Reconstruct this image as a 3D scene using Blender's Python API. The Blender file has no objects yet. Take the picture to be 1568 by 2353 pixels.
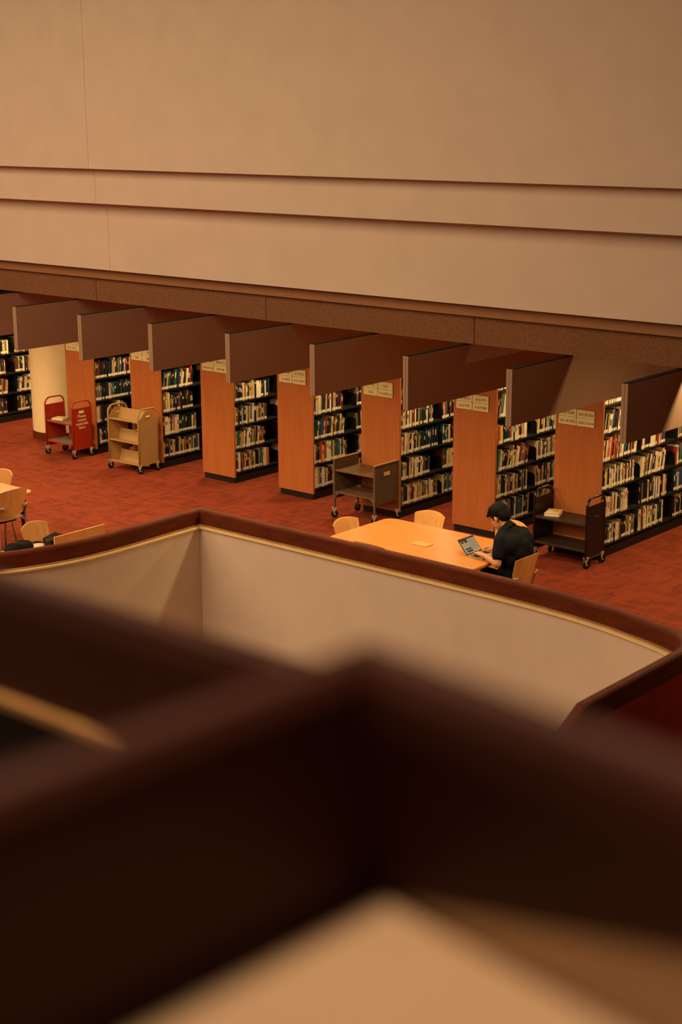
import bpy, bmesh, math, random
from mathutils import Vector, Matrix
R = random.Random(7)
PI = math.pi
scene = bpy.context.scene
COL = scene.collection

# ------------------------------------------------------------------ helpers
def lin(c):
    return tuple(((v/255)/12.92 if v/255 <= .04045 else ((v/255+.055)/1.055)**2.4) for v in c)

MATS = {}
def mat(name, rgb, rough=.6, spec=.4, metal=0.0, var=.12, scale=8.0, stretch=(1, 1, 1), bump=0.0, coat=0.0, dark=None, emit=0.0):
    """procedural principled material: noise-varied base colour, optional bump"""
    if name in MATS:
        return MATS[name]
    m = bpy.data.materials.new(name)
    m.use_nodes = True
    nt = m.node_tree
    b = nt.nodes['Principled BSDF']
    c = lin(rgb)
    tc = nt.nodes.new('ShaderNodeTexCoord')
    mp = nt.nodes.new('ShaderNodeMapping')
    mp.inputs['Scale'].default_value = stretch
    nt.links.new(tc.outputs['Object'], mp.inputs['Vector'])
    nz = nt.nodes.new('ShaderNodeTexNoise')
    nz.inputs['Scale'].default_value = scale
    nz.inputs['Detail'].default_value = 5
    nt.links.new(mp.outputs['Vector'], nz.inputs['Vector'])
    rp = nt.nodes.new('ShaderNodeValToRGB')
    d = lin(dark) if dark else tuple(v*(1-var) for v in c)
    rp.color_ramp.elements[0].position = .32
    rp.color_ramp.elements[1].position = .68
    rp.color_ramp.elements[0].color = (*d, 1)
    rp.color_ramp.elements[1].color = (*(c if dark else tuple(min(1, v*(1+var)) for v in c)), 1)
    nt.links.new(nz.outputs['Fac'], rp.inputs['Fac'])
    nt.links.new(rp.outputs['Color'], b.inputs['Base Color'])
    b.inputs['Roughness'].default_value = rough
    b.inputs['Specular IOR Level'].default_value = spec
    b.inputs['Metallic'].default_value = metal
    if coat:
        b.inputs['Coat Weight'].default_value = coat
        b.inputs['Coat Roughness'].default_value = .25
    if emit:
        nt.links.new(rp.outputs['Color'], b.inputs['Emission Color'])
        b.inputs['Emission Strength'].default_value = emit
    if bump:
        bp = nt.nodes.new('ShaderNodeBump')
        bp.inputs['Strength'].default_value = bump
        bp.inputs['Distance'].default_value = .01
        nt.links.new(nz.outputs['Fac'], bp.inputs['Height'])
        nt.links.new(bp.outputs['Normal'], b.inputs['Normal'])
    MATS[name] = m
    return m

def carpet_mat():
    m = bpy.data.materials.new('carpet'); m.use_nodes = True
    nt = m.node_tree; b = nt.nodes['Principled BSDF']
    tc = nt.nodes.new('ShaderNodeTexCoord')
    outs = []
    for rot, bw, bh in ((0, .24, .075), (PI/2, .20, .06), (0, .10, .03)):
        mp = nt.nodes.new('ShaderNodeMapping'); mp.inputs['Rotation'].default_value = (0, 0, rot)
        nt.links.new(tc.outputs['Object'], mp.inputs['Vector'])
        br = nt.nodes.new('ShaderNodeTexBrick')
        br.inputs['Color1'].default_value = (0, 0, 0, 1); br.inputs['Color2'].default_value = (1, 1, 1, 1)
        br.inputs['Mortar Size'].default_value = 0; br.inputs['Scale'].default_value = 1
        br.inputs['Brick Width'].default_value = bw; br.inputs['Row Height'].default_value = bh
        nt.links.new(mp.outputs['Vector'], br.inputs['Vector'])
        outs.append(br.outputs['Color'])
    nz = nt.nodes.new('ShaderNodeTexNoise'); nz.inputs['Scale'].default_value = 60
    nt.links.new(tc.outputs['Object'], nz.inputs['Vector'])
    outs.append(nz.outputs['Fac'])
    prev = None
    for o, w in zip(outs, (.34, .34, .16, .16)):
        ma = nt.nodes.new('ShaderNodeMath'); ma.operation = 'MULTIPLY_ADD'
        ma.inputs[1].default_value = w; ma.inputs[2].default_value = 0
        nt.links.new(o, ma.inputs[0])
        if prev: nt.links.new(prev, ma.inputs[2])
        prev = ma.outputs[0]
    rp = nt.nodes.new('ShaderNodeValToRGB')
    rp.color_ramp.elements[0].position = .25; rp.color_ramp.elements[1].position = .62
    rp.color_ramp.elements[0].color = (*lin((107, 46, 28)), 1)
    rp.color_ramp.elements[1].color = (*lin((129, 56, 33)), 1)
    nt.links.new(prev, rp.inputs['Fac']); nt.links.new(rp.outputs['Color'], b.inputs['Base Color'])
    b.inputs['Roughness'].default_value = .95; b.inputs['Specular IOR Level'].default_value = .1
    return m

CREAM = mat('cream_plaster', (220, 197, 172), .75, .25, var=.03, scale=3, bump=.02)
CREAM_LIT = mat('cream_ledge_lit', (250, 216, 150), .6, .3, var=.03)  # ledge nose paler than the wall: the light it catches is in the colour
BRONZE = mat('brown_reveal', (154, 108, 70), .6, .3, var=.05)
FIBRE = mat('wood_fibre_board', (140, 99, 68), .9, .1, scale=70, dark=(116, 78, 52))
JOINT = mat('joint_gap', (30, 20, 14), .9, .1)
FELT = mat('grey_felt', (172, 140, 112), .95, .1, scale=90, var=.08)
FELTTOP = mat('dark_channel', (40, 36, 28), .7, .2)
OAK = mat('oak_panel', (184, 110, 56), .5, .3, scale=3, stretch=(7, 7, .5), dark=(174, 99, 49))
TABLE = mat('table_oak', (216, 144, 68), .33, .45, scale=3, stretch=(.7, 9, 9), dark=(202, 130, 58), coat=.2)
PLY = mat('chair_ply', (226, 170, 98), .4, .4, scale=4, stretch=(5, 5, .8), dark=(212, 152, 82))
REDWOOD = mat('mahogany', (106, 49, 23), .6, .1, scale=4, stretch=(1, 1, 5), dark=(88, 38, 18))
NEARWOOD = mat('near_mahogany_shaded', (64, 30, 20), .55, .18, scale=3, dark=(54, 25, 16))  # mahogany darkened, shade on the near rails put into the colour
REDPANEL = mat('red_panel', (168, 58, 36), .7, .1, scale=3, dark=(150, 50, 30))
DARKWOOD = mat('dark_mahogany', (128, 46, 30), .6, .12, scale=3, dark=(112, 38, 25))
BLACK = mat('black_metal', (26, 22, 19), .5, .4, var=.1)
BLACKP = mat('black_paint', (25, 20, 16), .4, .5, var=.08)
RUBBER = mat('rubber', (22, 20, 18), .7, .3)
STEEL = mat('steel', (196, 180, 152), .4, .5, metal=.25, var=.05)
SILVER = mat('silver_paint', (176, 160, 130), .4, .5, metal=.4, var=.05)
REDP = mat('red_paint', (164, 46, 26), .4, .45, var=.05)
TANP = mat('tan_paint', (176, 140, 86), .45, .4, var=.05)
GREYP = mat('brown_grey_paint', (96, 77, 57), .5, .3, var=.1)
SHELFGREY = mat('grey_shelf_mat', (120, 106, 84), .8, .2)
PLATE = mat('sign_cream', (226, 214, 158), .5, .3, var=.03)
INK = mat('sign_ink', (48, 40, 30), .7, .2)
CREAMINK = mat('cream_ink', (236, 208, 160), .6, .2)
PAPER = mat('paper', (236, 222, 190), .8, .2, var=.04, scale=40)

class MB:
    """collects shapes, build() links them as ONE mesh object"""
    def __init__(s): s.v = []; s.f = []; s.m = []
    def add(s, vs, fs, mi=0):
        n = len(s.v); s.v += [tuple(v) for v in vs]
        s.f += [tuple(i+n for i in f) for f in fs]; s.m += [mi]*len(fs)
    def box(s, lo, hi, mi=0, M=None):
        x0, y0, z0 = lo; x1, y1, z1 = hi
        vs = [Vector(p) for p in ((x0,y0,z0),(x1,y0,z0),(x1,y1,z0),(x0,y1,z0),(x0,y0,z1),(x1,y0,z1),(x1,y1,z1),(x0,y1,z1))]
        if M: vs = [M @ v for v in vs]
        s.add(vs, [(0,3,2,1),(4,5,6,7),(0,1,5,4),(1,2,6,5),(2,3,7,6),(3,0,4,7)], mi)
    def prism(s, poly, axis, a, b, mi=0):
        """poly in the plane across axis ('x': (y,z), 'y': (x,z), 'z': (x,y))"""
        mk = {'x': lambda t, p: (t, p[0], p[1]), 'y': lambda t, p: (p[0], t, p[1]), 'z': lambda t, p: (p[0], p[1], t)}[axis]
        n = len(poly)
        s.add([mk(a, p) for p in poly]+[mk(b, p) for p in poly],
              [tuple(range(n))[::-1], tuple(range(n, 2*n))]+[(i, (i+1) % n, n+(i+1) % n, n+i) for i in range(n)], mi)
    def tube(s, path, r, seg=8, mi=0, cap=True):
        path = [Vector(p) for p in path]; n = len(path); rs = r if isinstance(r, (list, tuple)) else [r]*n
        vs = []; up = None
        for i, p in enumerate(path):
            t = (path[min(i+1, n-1)]-path[max(i-1, 0)]).normalized()
            if up is None: up = Vector((0, 0, 1)) if abs(t.z) < .9 else Vector((1, 0, 0))
            a = t.cross(up).normalized(); up = a.cross(t).normalized()
            for k in range(seg):
                th = 2*PI*k/seg
                vs.append(p+(a*math.cos(th)+up*math.sin(th))*rs[i])
        fs = []
        for i in range(n-1):
            for k in range(seg):
                k2 = (k+1) % seg
                fs.append((i*seg+k, i*seg+k2, (i+1)*seg+k2, (i+1)*seg+k))
        if cap: fs += [tuple(range(seg))[::-1], tuple(range((n-1)*seg, n*seg))]
        s.add(vs, fs, mi)
    def cyl(s, c, axis, r, h, seg=16, mi=0):
        c = Vector(c); a = Vector(axis).normalized()
        s.tube([c-a*h/2, c+a*h/2], r, seg, mi)
    def ball(s, c, r, seg=12, rings=8, mi=0, M=None):
        rx, ry, rz = r if isinstance(r, (list, tuple)) else (r, r, r)
        vs = [Vector((0, 0, rz))]
        for i in range(1, rings):
            ph = PI*i/rings
            for k in range(seg):
                th = 2*PI*k/seg
                vs.append(Vector((rx*math.sin(ph)*math.cos(th), ry*math.sin(ph)*math.sin(th), rz*math.cos(ph))))
        vs.append(Vector((0, 0, -rz)))
        if M: vs = [M @ v for v in vs]
        vs = [v+Vector(c) for v in vs]
        fs = [(0, 1+k, 1+(k+1) % seg) for k in range(seg)]
        for i in range(rings-2):
            for k in range(seg):
                a = 1+i*seg+k; b = 1+i*seg+(k+1) % seg
                fs.append((a, a+seg, b+seg, b))
        e = len(vs)-1
        fs += [(e, 1+(rings-2)*seg+(k+1) % seg, 1+(rings-2)*seg+k) for k in range(seg)]
        s.add(vs, fs, mi)
    def capsule(s, a, b, ra, rb, seg=14):
        """tapered limb with round ends"""
        a, b = Vector(a), Vector(b); d = (b-a); L = d.length; t = d/L if L > 1e-6 else Vector((0, 0, 1))
        pts = []; rs = []
        for i in range(1, 5):
            th = PI/2*i/4
            pts.append(a-t*ra*math.cos(th)); rs.append(max(ra*math.sin(th), 1e-4))
        for i in range(4, 0, -1):
            th = PI/2*i/4
            pts.append(b+t*rb*math.cos(th)); rs.append(max(rb*math.sin(th), 1e-4))
        s.tube(pts, rs, seg)
    def build(s, name, mats, parent=None, smooth=False, bevel=0, bseg=2):
        me = bpy.data.meshes.new(name)
        me.from_pydata(s.v, [], s.f)
        for m in (mats if isinstance(mats, (list, tuple)) else [mats]): me.materials.append(m)
        me.polygons.foreach_set('material_index', s.m)
        bm = bmesh.new(); bm.from_mesh(me); bmesh.ops.recalc_face_normals(bm, faces=bm.faces); bm.to_mesh(me); bm.free()
        if smooth:
            me.polygons.foreach_set('use_smooth', [True]*len(me.polygons))
        me.update()
        o = bpy.data.objects.new(name, me); COL.objects.link(o)
        if bevel:
            bv = o.modifiers.new('bevel', 'BEVEL'); bv.width = bevel; bv.segments = bseg; bv.limit_method = 'ANGLE'; bv.angle_limit = .6
        if smooth == 'auto':
            me.polygons.foreach_set('use_smooth', [True]*len(me.polygons))
            try: me.set_sharp_from_angle(angle=.7)
            except Exception: pass
        if parent: o.parent = parent
        return o

def tag(o, label, cat, group=None, kind=None):
    o['label'] = label; o['category'] = cat
    if group: o['group'] = group
    if kind: o['kind'] = kind
    return o
def thing(name, label, cat, loc=(0, 0, 0), rz=0, group=None):
    o = bpy.data.objects.new(name, None); COL.objects.link(o)
    o.location = loc; o.rotation_euler = (0, 0, rz); o.empty_display_size = .1
    return tag(o, label, cat, group)
def struct(mb, name, m, **k):
    o = mb.build(name, m, **k); o['kind'] = 'structure'; return o
def copy_tree(o, parent=None):
    c = o.copy(); COL.objects.link(c)
    if parent: c.parent = parent
    for ch in list(o.children): copy_tree(ch, c)
    return c
def text_mesh(body, size, M, bold=0.0):
    """vertices and faces of lettering, placed by matrix M (text lies in local xy)"""
    cu = bpy.data.curves.new('lettering', 'FONT'); cu.body = body; cu.size = size; cu.align_x = 'CENTER'; cu.align_y = 'CENTER'
    cu.extrude = .0006; cu.resolution_u = 2; cu.offset = bold
    o = bpy.data.objects.new('lettering', cu); COL.objects.link(o)
    bpy.context.view_layer.update()
    me = bpy.data.meshes.new_from_object(o.evaluated_get(bpy.context.evaluated_depsgraph_get()))
    r = ([M @ v.co for v in me.vertices], [tuple(p.vertices) for p in me.polygons])
    bpy.data.objects.remove(o); bpy.data.curves.remove(cu); bpy.data.meshes.remove(me)
    return r

def sweep(path, prof, right=True):
    """mitred extrusion: path of (x,y,z), prof a closed loop of (n,z), n>0 to the right of the path"""
    mb = MB(); n = len(path); k = len(prof); vs = []
    for i, p in enumerate(path):
        d0 = Vector((path[i][0]-path[i-1][0], path[i][1]-path[i-1][1])).normalized() if i else None
        d1 = Vector((path[i+1][0]-path[i][0], path[i+1][1]-path[i][1])).normalized() if i < n-1 else None
        if d0 is None: d0 = d1
        if d1 is None: d1 = d0
        n0 = Vector((d0.y, -d0.x)); n1 = Vector((d1.y, -d1.x)); b = (n0+n1).normalized(); c = 1/max(.3, b.dot(n0))
        for (o, z) in prof: vs.append((p[0]+b.x*o*c, p[1]+b.y*o*c, p[2]+z))
    fs = [tuple(range(k)), tuple(range((n-1)*k, n*k))[::-1]]
    for i in range(n-1):
        for j in range(k):
            j2 = (j+1) % k
            fs.append((i*k+j, (i+1)*k+j, (i+1)*k+j2, i*k+j2))
    mb.add(vs, fs)
    return mb

# ------------------------------------------------------------------ camera
CZ = 4.94
fw = Vector((-0.63180577, 0.73188324, -0.255281)); rt = Vector((0.75792482, 0.65231749, -0.0056449)); up = Vector((-0.16239286, 0.19705028, 0.96685043))
cd = bpy.data.cameras.new('camera'); cam = bpy.data.objects.new('camera', cd); COL.objects.link(cam)
cam.matrix_world = Matrix(((rt.x, up.x, -fw.x, 0), (rt.y, up.y, -fw.y, 0), (rt.z, up.z, -fw.z, CZ), (0, 0, 0, 1)))
cd.sensor_fit = 'VERTICAL'; cd.sensor_height = 23.6; cd.sensor_width = 15.7
FPX = 3545.8
cd.lens = FPX*23.6/2353
cd.clip_start = .05; cd.clip_end = 200
cd.dof.use_dof = True; cd.dof.focus_distance = 16.2; cd.dof.aperture_fstop = 1.35
scene.camera = cam

# layout constants
Y0 = 14.377; X0 = -9.2365; S = 1.4182; PW = .611
def face_x(k): return X0-k*S+PW

# ------------------------------------------------------------------ the setting
# far edge of the void: rail line (n>0 is the void side)
LEFT = [(-13.6, 6.2), (-12.5, 6.85), (-11.85, 7.45), (-11.5, 7.95), (-11.326, 8.296), (-11.235, 8.49), (-11.165, 8.69), (-11.11, 8.89), (-11.075, 9.11), (-11.06, 9.36), (-11.06, 9.66), (-11.068, 10.0), (-11.072, 10.3)]
RIGHT = [(-11.078, 10.615), (-9.4, 10.622), (-8.05, 10.622), (-7.3, 10.615), (-6.9, 10.602), (-6.6, 10.575), (-6.4, 10.55), (-6.19, 10.515), (-6.0, 10.47), (-5.72, 10.40), (-5.55, 10.345), (-5.42, 10.28), (-5.33, 10.2), (-5.28, 10.1), (-5.257, 9.98), (-5.257, 8.585)]
RAIL = LEFT+RIGHT
mb = MB()
poly = [(-30, 24, 0), (-30, 6.2, 0)]+[(x, y, 0) for x, y in RAIL[:-1]]+[(3, 12.6, 0), (3, 24, 0)]
mb.add(poly, [tuple(range(len(poly)))])
mb.add([(x, y, -.4) for x, y, _ in poly], [tuple(range(len(poly)))[::-1]])
struct(mb, 'floor', carpet_mat())
mb = MB(); mb.box((-30, -6, -3.6), (6, 12, -3.5)); struct(mb, 'floor_lower', mat('lower_floor', (120, 80, 60), .9))

path = [(x, y, 0) for x, y in RAIL]
struct(sweep(path, [(.06, .772), (.06, -3.5), (-.06, -3.5), (-.06, .772)]), 'wall_atrium', CREAM)
struct(sweep(path, [(.082, .788), (.082, .772), (.076, .766), (-.06, .766), (-.06, .788)]), 'trim_1', CREAM_LIT)
struct(sweep(path, [(.052, .80), (.052, .788), (-.06, .788), (-.06, .80)]), 'trim_14', mat('shaded_ledge_tan', (176, 134, 84), .6, .2))  # top of the cream ledge in darker tan, its shade painted in
struct(sweep(path, [(.022, .795), (.026, .925), (.018, .942), (.0, .952), (-.045, .952), (-.062, .942), (-.07, .925), (-.07, .795)]), 'trim_2', REDWOOD)
struct(sweep(path, [(-.06, .80), (-.066, .80), (-.066, 0), (-.06, 0)]), 'trim_3', DARKWOOD)
struct(sweep([(-5.28, 10.1, 0), (-5.257, 9.98, 0), (-5.257, 8.585, 0)], [(-.06, .80), (-.068, .80), (-.068, -3.5), (-.06, -3.5)]), 'trim_12', REDPANEL)
# the rail goes down with the stair at its near end
sp = [(-5.257, 8.585, 0), (-5.257, 6.4, -1.14)]
struct(sweep(sp, [(.022, .795), (.026, .925), (.018, .942), (.0, .952), (-.045, .952), (-.062, .942), (-.07, .925), (-.07, .795)]), 'trim_4', REDWOOD)
struct(sweep(sp, [(.085, .797), (.085, .775), (-.06, .768), (-.06, .797)]), 'trim_5', CREAM_LIT)
struct(sweep(sp, [(.06, .772), (.06, -2.2), (-.068, -2.2), (-.068, .8)]), 'wall_stair', REDPANEL)

# fascia: three stepped cream bands over a brown strip and wood-fibre boards
def zf(z, y): return CZ-(CZ-z)*(y/11.976)
def band(name, y, z0, z1, m, joints=(), back=.14, x0=-30, x1=3, gap=.004):
    xs = [x0]+[j for j in joints]+[x1]
    b = MB()
    for i in range(len(xs)-1):
        b.box((xs[i]+(gap/2 if i else 0), y, z0), (xs[i+1]-(gap/2 if i < len(xs)-2 else 0), y+back, z1))
    if joints: b.box((x0, y+.006, z0+.001), (x1, y+back, z1-.001), 1)
    return struct(b, name, [m, JOINT])
YA, YB, YC, YD, YE = 11.60, 11.71, 11.86, 11.935, 11.976
def xj(x, y): return x*y/11.976
zA = zf(4.236, YA); zB = zf(3.844, YB); zC = zf(3.083, YC); zD = zf(2.978, YD); zE = 2.712
band('wall_fascia_upper', YA, zA, 8.2, CREAM, [xj(-14.18, YA)], back=.3)
band('wall_fascia_middle', YB, zB, zA+.08, CREAM, [xj(-14.08, YB)], back=.3)
band('wall_fascia_lower', YC, zC, zB+.08, CREAM, [xj(-13.88, YC)], back=.3)
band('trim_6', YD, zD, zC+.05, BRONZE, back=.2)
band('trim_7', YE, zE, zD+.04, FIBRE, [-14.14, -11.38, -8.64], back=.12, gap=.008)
b = MB(); b.box((-30, 12.05, 3.3), (3, 24, 3.4)); struct(b, 'ceiling', mat('ceiling_paint', (226, 200, 150), .9, .1))
b = MB(); b.box((-30, 23.9, 0), (3, 24.1, 3.3)); struct(b, 'wall_back', mat('back_wall', (120, 96, 66), .9, .1))
b = MB(); b.box((-30.1, 6, 0), (-29.9, 24, 3.3)); struct(b, 'wall_left', mat('left_wall', (150, 120, 84), .9, .1))
# round column
b = MB(); b.cyl((-18.62, 14.93, 1.71), (0, 0, 1), .42, 3.18, 40); struct(b, 'column', mat('column_cream', (246, 224, 172), .8, .2, var=.03), smooth='auto')
b = MB(); b.cyl((-18.62, 14.93, .06), (0, 0, 1), .428, .12, 40); struct(b, 'baseboard_column', REDWOOD, smooth='auto')

# photographer's side: corner of the near parapet, the stair rail beyond it, slab above
NA = (-.5714, .6881)
NP = [(NA[0]-.0667*3, NA[1]-.9978*3, 0), (*NA, 0), (NA[0]+.9916*.42, NA[1]-.1296*.42, 0), (NA[0]+.9916*3, NA[1]-.1296*3, 0)]
b = MB(); pr_ = [(.032, 4.474), (.034, 4.59), (.031, 4.612), (.024, 4.624), (.012, 4.628), (.004, 4.622), (0, 4.604), (0, 4.474)]
b = sweep(NP, pr_); n8 = 8
for q_ in (16, 23, 24, 31): b.v[q_] = (b.v[q_][0], b.v[q_][1], 4.575)
vs = list(b.v)
struct(b, 'trim_8', NEARWOOD)
struct(sweep(NP[1:], [(.028, 4.577), (.028, 4.45), (.004, 4.45), (.004, 4.577)]), 'trim_13', CREAM)
struct(sweep(NP, [(.27, 4.476), (.275, 4.445), (.0, 4.445), (.0, 4.476)]), 'trim_9', mat('near_ledge', (162, 136, 108), .6, .2, var=.03))
struct(sweep(NP, [(.25, 4.449), (.25, 3.34), (.005, 3.34), (.005, 4.449)]), 'wall_near', CREAM)
MP = [(-4, 1.062, 0), (-.72, 1.081, 0)]
struct(sweep(MP, [(.03, 4.258), (.032, 4.37), (.028, 4.395), (.019, 4.404), (.01, 4.404), (0, 4.39), (0, 4.258)]), 'trim_10', NEARWOOD)
struct(sweep(MP, [(.042, 4.26), (.042, 4.250), (.0, 4.250), (.0, 4.26)]), 'trim_11', mat('shaded_ledge_tan', (176, 134, 84), .6, .2))  # cream strip in the same darker tan, standing in for weaker light
struct(sweep(MP, [(.03, 4.249), (.03, 3.3), (.0, 3.3), (.0, 4.249)]), 'shade_stair_near', mat('stair_shade', (30, 20, 15), .7, .3))  # dark sheet painted as the unlit opening below the rail
b = MB(); b.tube([(-1.56, 1.165, 4.16), (-1.525, 1.15, 4.155), (-1.495, 1.135, 4.15), (-1.46, 1.125, 4.12), (-1.44, 1.118, 4.0), (-1.44, 1.118, 3.3)], .008, 8); tag(b.build('handrail', STEEL, smooth=True), 'pale metal handrail below the dark stair rail near the photographer', 'handrail')
b = MB(); b.box((-.8, -7, 3.2), (6, .6, 3.34)); struct(b, 'floor_upper', mat('upper_floor', (120, 60, 40), .95, .1))
b = MB(); b.box((-2.3, -7, 3.2), (-2.2, 0, 7.2)); struct(b, 'wall_light_block', mat('light_block', (150, 120, 90), .9, .1))  # unseen wall added to keep atrium light off the near rail
b = MB(); b.box((-2.3, -7, 7.0), (6, .9, 7.2)); struct(b, 'ceiling_upper', mat('upper_ceiling', (200, 180, 150), .9, .1))

# ------------------------------------------------------------------ acoustic baffles
BY, BX, BS, BW, BZ0, BZ1 = 11.09, -6.49, 1.1587, .0628, 2.184, 2.69
BL = ['acoustic baffle above the black cart, with warm lamplight across its face',
      'acoustic baffle hanging over the seated person, first from the lamplit one',
      'acoustic baffle hanging over the clear table end, second from the lamplit one',
      'acoustic baffle above the grey cart, third from the lamplit one',
      'acoustic baffle above the gap between grey cart and tan cart, fourth from the lamplit one',
      'acoustic baffle just past the tan cart, third counting from the red cart',
      'acoustic baffle above the tan cart, first past the red cart',
      'acoustic baffle hanging before the cream column and red cart',
      'acoustic baffle beyond the cream column, its end cut off by the frame edge']
def make_baffle():
    t = thing('acoustic_baffle', '', 'acoustic baffle', group='felt baffles under the ceiling edge')
    h = BW/2
    for x in (-h, .001):
        b = MB(); b.box((x, 0, BZ0), (x+h-.001, 9, BZ1)); b.build('felt_panel', FELT, t, bevel=.003)
    b = MB(); b.box((-h+.001, .012, BZ1), (h-.001, 9, BZ1+.006)); b.build('top_channel', FELTTOP, t)
    for y in (1.6, 5, 8.4):
        b = MB(); b.tube([(0, y, BZ1), (0, y, 3.3)], .006, 6); b.build('suspension_rod', BLACK, t)
    return t
bf = make_baffle()
for k in range(9):
    o = bf if k == 0 else copy_tree(bf)
    o.location = (BX-k*BS+BW/2, BY, 0); o['label'] = BL[k]

# ------------------------------------------------------------------ bookcases
SH = [.145, .4635, .785, 1.107, 1.425, 1.745]
BAY = .82
CASE = {0: 'bookcase behind the black cart', 1: 'bookcase behind the seated person', 2: 'bookcase behind the grey cart',
        3: 'second bookcase beyond the seated person', 4: 'first bookcase past the tan cart', 5: 'bookcase behind the tan cart',
        6: 'bookcase behind the red cart', 8: 'bookcase beyond the cream column'}
CL = {0: 'double-sided bookcase with oak end panel behind the black cart, numbers start at 618',
      1: 'double-sided bookcase with oak end panel rising behind the seated person',
      2: 'double-sided bookcase with oak end panel directly behind the grey cart',
      3: 'double-sided bookcase with oak end panel, second beyond the seated person',
      4: 'double-sided bookcase with oak end panel, first past the tan cart',
      5: 'double-sided bookcase with oak end panel directly behind the tan cart',
      6: 'double-sided bookcase with oak end panel between red cart and cream column',
      8: 'black bookcase beyond the cream column, its end out of frame'}
SIGN = {0: ('618.9289', '621.81502', '621.81502', '628.51054'), 1: ('616.8522', '616.975', '616.975', '618.9289'),
        2: ('614.15', '616', '616', '616.85212'), 3: ('599.938', '612.8232', '612.823', '614.13097'),
        4: ('598.0724', '598.0723', '598.07232', '599.938'), 5: ('568', '569', '569', '588'), 6: ('523.1', '523.1135', '523.1135', '568')}
for k, lab in CL.items():
    bays = 4 if k in (0, 8) else 3
    fx = face_x(k); x0 = fx-PW; cx = x0+PW/2
    if k == 8: fx = -20.1; x0 = fx-PW; cx = x0+PW/2
    yend = Y0+.04+bays*BAY
    t = thing('bookcase', lab, 'bookcase', (cx, Y0, 0), group='bookcases along the aisle')
    h = PW/2; L = yend-Y0
    b = MB(); b.box((-h, 0, .08), (h, .03, 2.09)); b.build('end_panel', OAK, t, bevel=.003)
    b = MB(); b.box((-h+.018, .018, 0), (h-.018, L, .1)); b.build('base', BLACK, t)
    b = MB(); b.box((-.012, .03, .1), (.012, L, 2.06)); b.build('back_panel', BLACK, t)
    b = MB(); b.box((-h+.01, .03, 2.05), (h-.01, L, 2.075)); b.build('top', BLACK, t)
    for z in SH:
        b = MB(); b.box((-h+.012, .03, z-.02), (h-.012, L, z)); b.build('shelf', BLACK, t)
    for j in range(bays):
        b = MB(); b.box((-.03, .04+(j+1)*BAY-.02, .1), (.03, .04+(j+1)*BAY+.02, 2.05)); b.build('upright', BLACK, t)
    if k in SIGN:
        b = MB(); b.box((-h+.046, -.010, 1.492), (-h+.512, 0, 1.682)); sg = b.build('sign', mat('sign_back', (150, 110, 64), .5), t)
        sg['label'] = 'cream call-number sign in a thin brown frame'
        for r_ in range(2):
            for c_ in range(2):
                ax = -h+.050+c_*.234; az = 1.678-r_*.0925
                p = MB(); p.box((ax, -.014, az-.0885), (ax+.224, -.008, az))
                M = Matrix.Translation((ax+.118, -.0146, az-.05)) @ Matrix.Rotation(PI/2, 4, 'X')
                vs, fs = text_mesh(SIGN[k][r_*2+c_], .046, M); p.add(vs, fs, 1)
                p.build('number_plate', [PLATE, INK], sg)

# ------------------------------------------------------------------ book carts
def caster(par, x, y, r=.045, dx=.01, sw=0.0):
    b = MB(); M = Matrix.Translation((x, y, 0)) @ Matrix.Rotation(sw, 4, 'Z')
    for s in (-.016, .016):
        b.prism([(-.016, .045), (.022, .125), (-.03, .125), (-.03, .115)], 'y', s-.002, s+.002)
    b.box((-.03, -.018, .122), (.024, .018, .130)); b.cyl((0, 0, .045), (0, 1, 0), .008, .05, 8)
    b.v = [tuple(M @ Vector(v)) for v in b.v]
    c = b.build('caster', STEEL, par)
    w = MB(); w.cyl((0, 0, .045), (0, 1, 0), .045, .024, 20); w.v = [tuple(M @ Vector(v)) for v in w.v]
    w.build('wheel', RUBBER, c, smooth='auto')
def hoop(y0, y1, z0, z1, x, r):
    c = min((y1-y0)*.28, z1-z0); pts = [(x, y0, z0), (x, y0, z1-c)]
    for i in range(1, 6):
        a = PI/2*i/6; pts.append((x, y0+c-c*math.cos(a), z1-c+c*math.sin(a)))
    pts += [(x, y0+c, z1), (x, y1-c, z1)]
    for i in range(1, 6):
        a = PI/2*i/6; pts.append((x, y1-c+c*math.sin(a), z1-c+c*math.cos(a)))
    return pts+[(x, y1, z1-c), (x, y1, z0)]
# red cart: hooped ends, two grey-topped shelves
RW, RD = .60, .35
red = thing('book_cart', 'red two-shelf book cart asking readers to return materials, beside the cream column', 'book cart', (-17.44, 13.955, 0), group='library book carts')
for s in (-1, 1):
    x = s*RW/2
    b = MB(); b.box((x-.006, .01, .125), (x+.006, RD-.01, .735)); ep = b.build('end_panel', REDP, red)
    b = MB(); b.tube(hoop(0, RD, .125, .835, x, .013), .013, 10); b.build('handle', REDP, red, smooth=True)
    if s > 0:
        b = MB(); b.box((x+.006, .125, .655), (x+.010, .215, .695)); b.build('label_holder', PLATE, ep)
        M = Matrix.Translation((x+.0075, .175, .54)) @ Matrix.Rotation(PI/2, 4, 'Z') @ Matrix.Rotation(PI/2, 4, 'X')
        b = MB()
        for i, w in enumerate(('Please', 'return', 'materials', 'here')):
            vs, fs = text_mesh(w, .062, M @ Matrix.Translation((0, .075-.055*i, 0)), .0008); b.add(vs, fs)
        b.build('lettering', CREAMINK, ep)
for z in (.215, .51):
    b = MB(); b.box((-RW/2, .005, z-.022), (RW/2, RD-.005, z-.002)); s_ = b.build('shelf', REDP, red)
    b = MB(); b.box((-RW/2+.012, .015, z-.002), (RW/2-.012, RD-.015, z+.002)); b.build('shelf_liner', SHELFGREY, s_)
for x in (-RW/2, RW/2):
    for y in (.015, RD-.015): caster(red, x, y, sw=R.uniform(1.1, 1.9))
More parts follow.
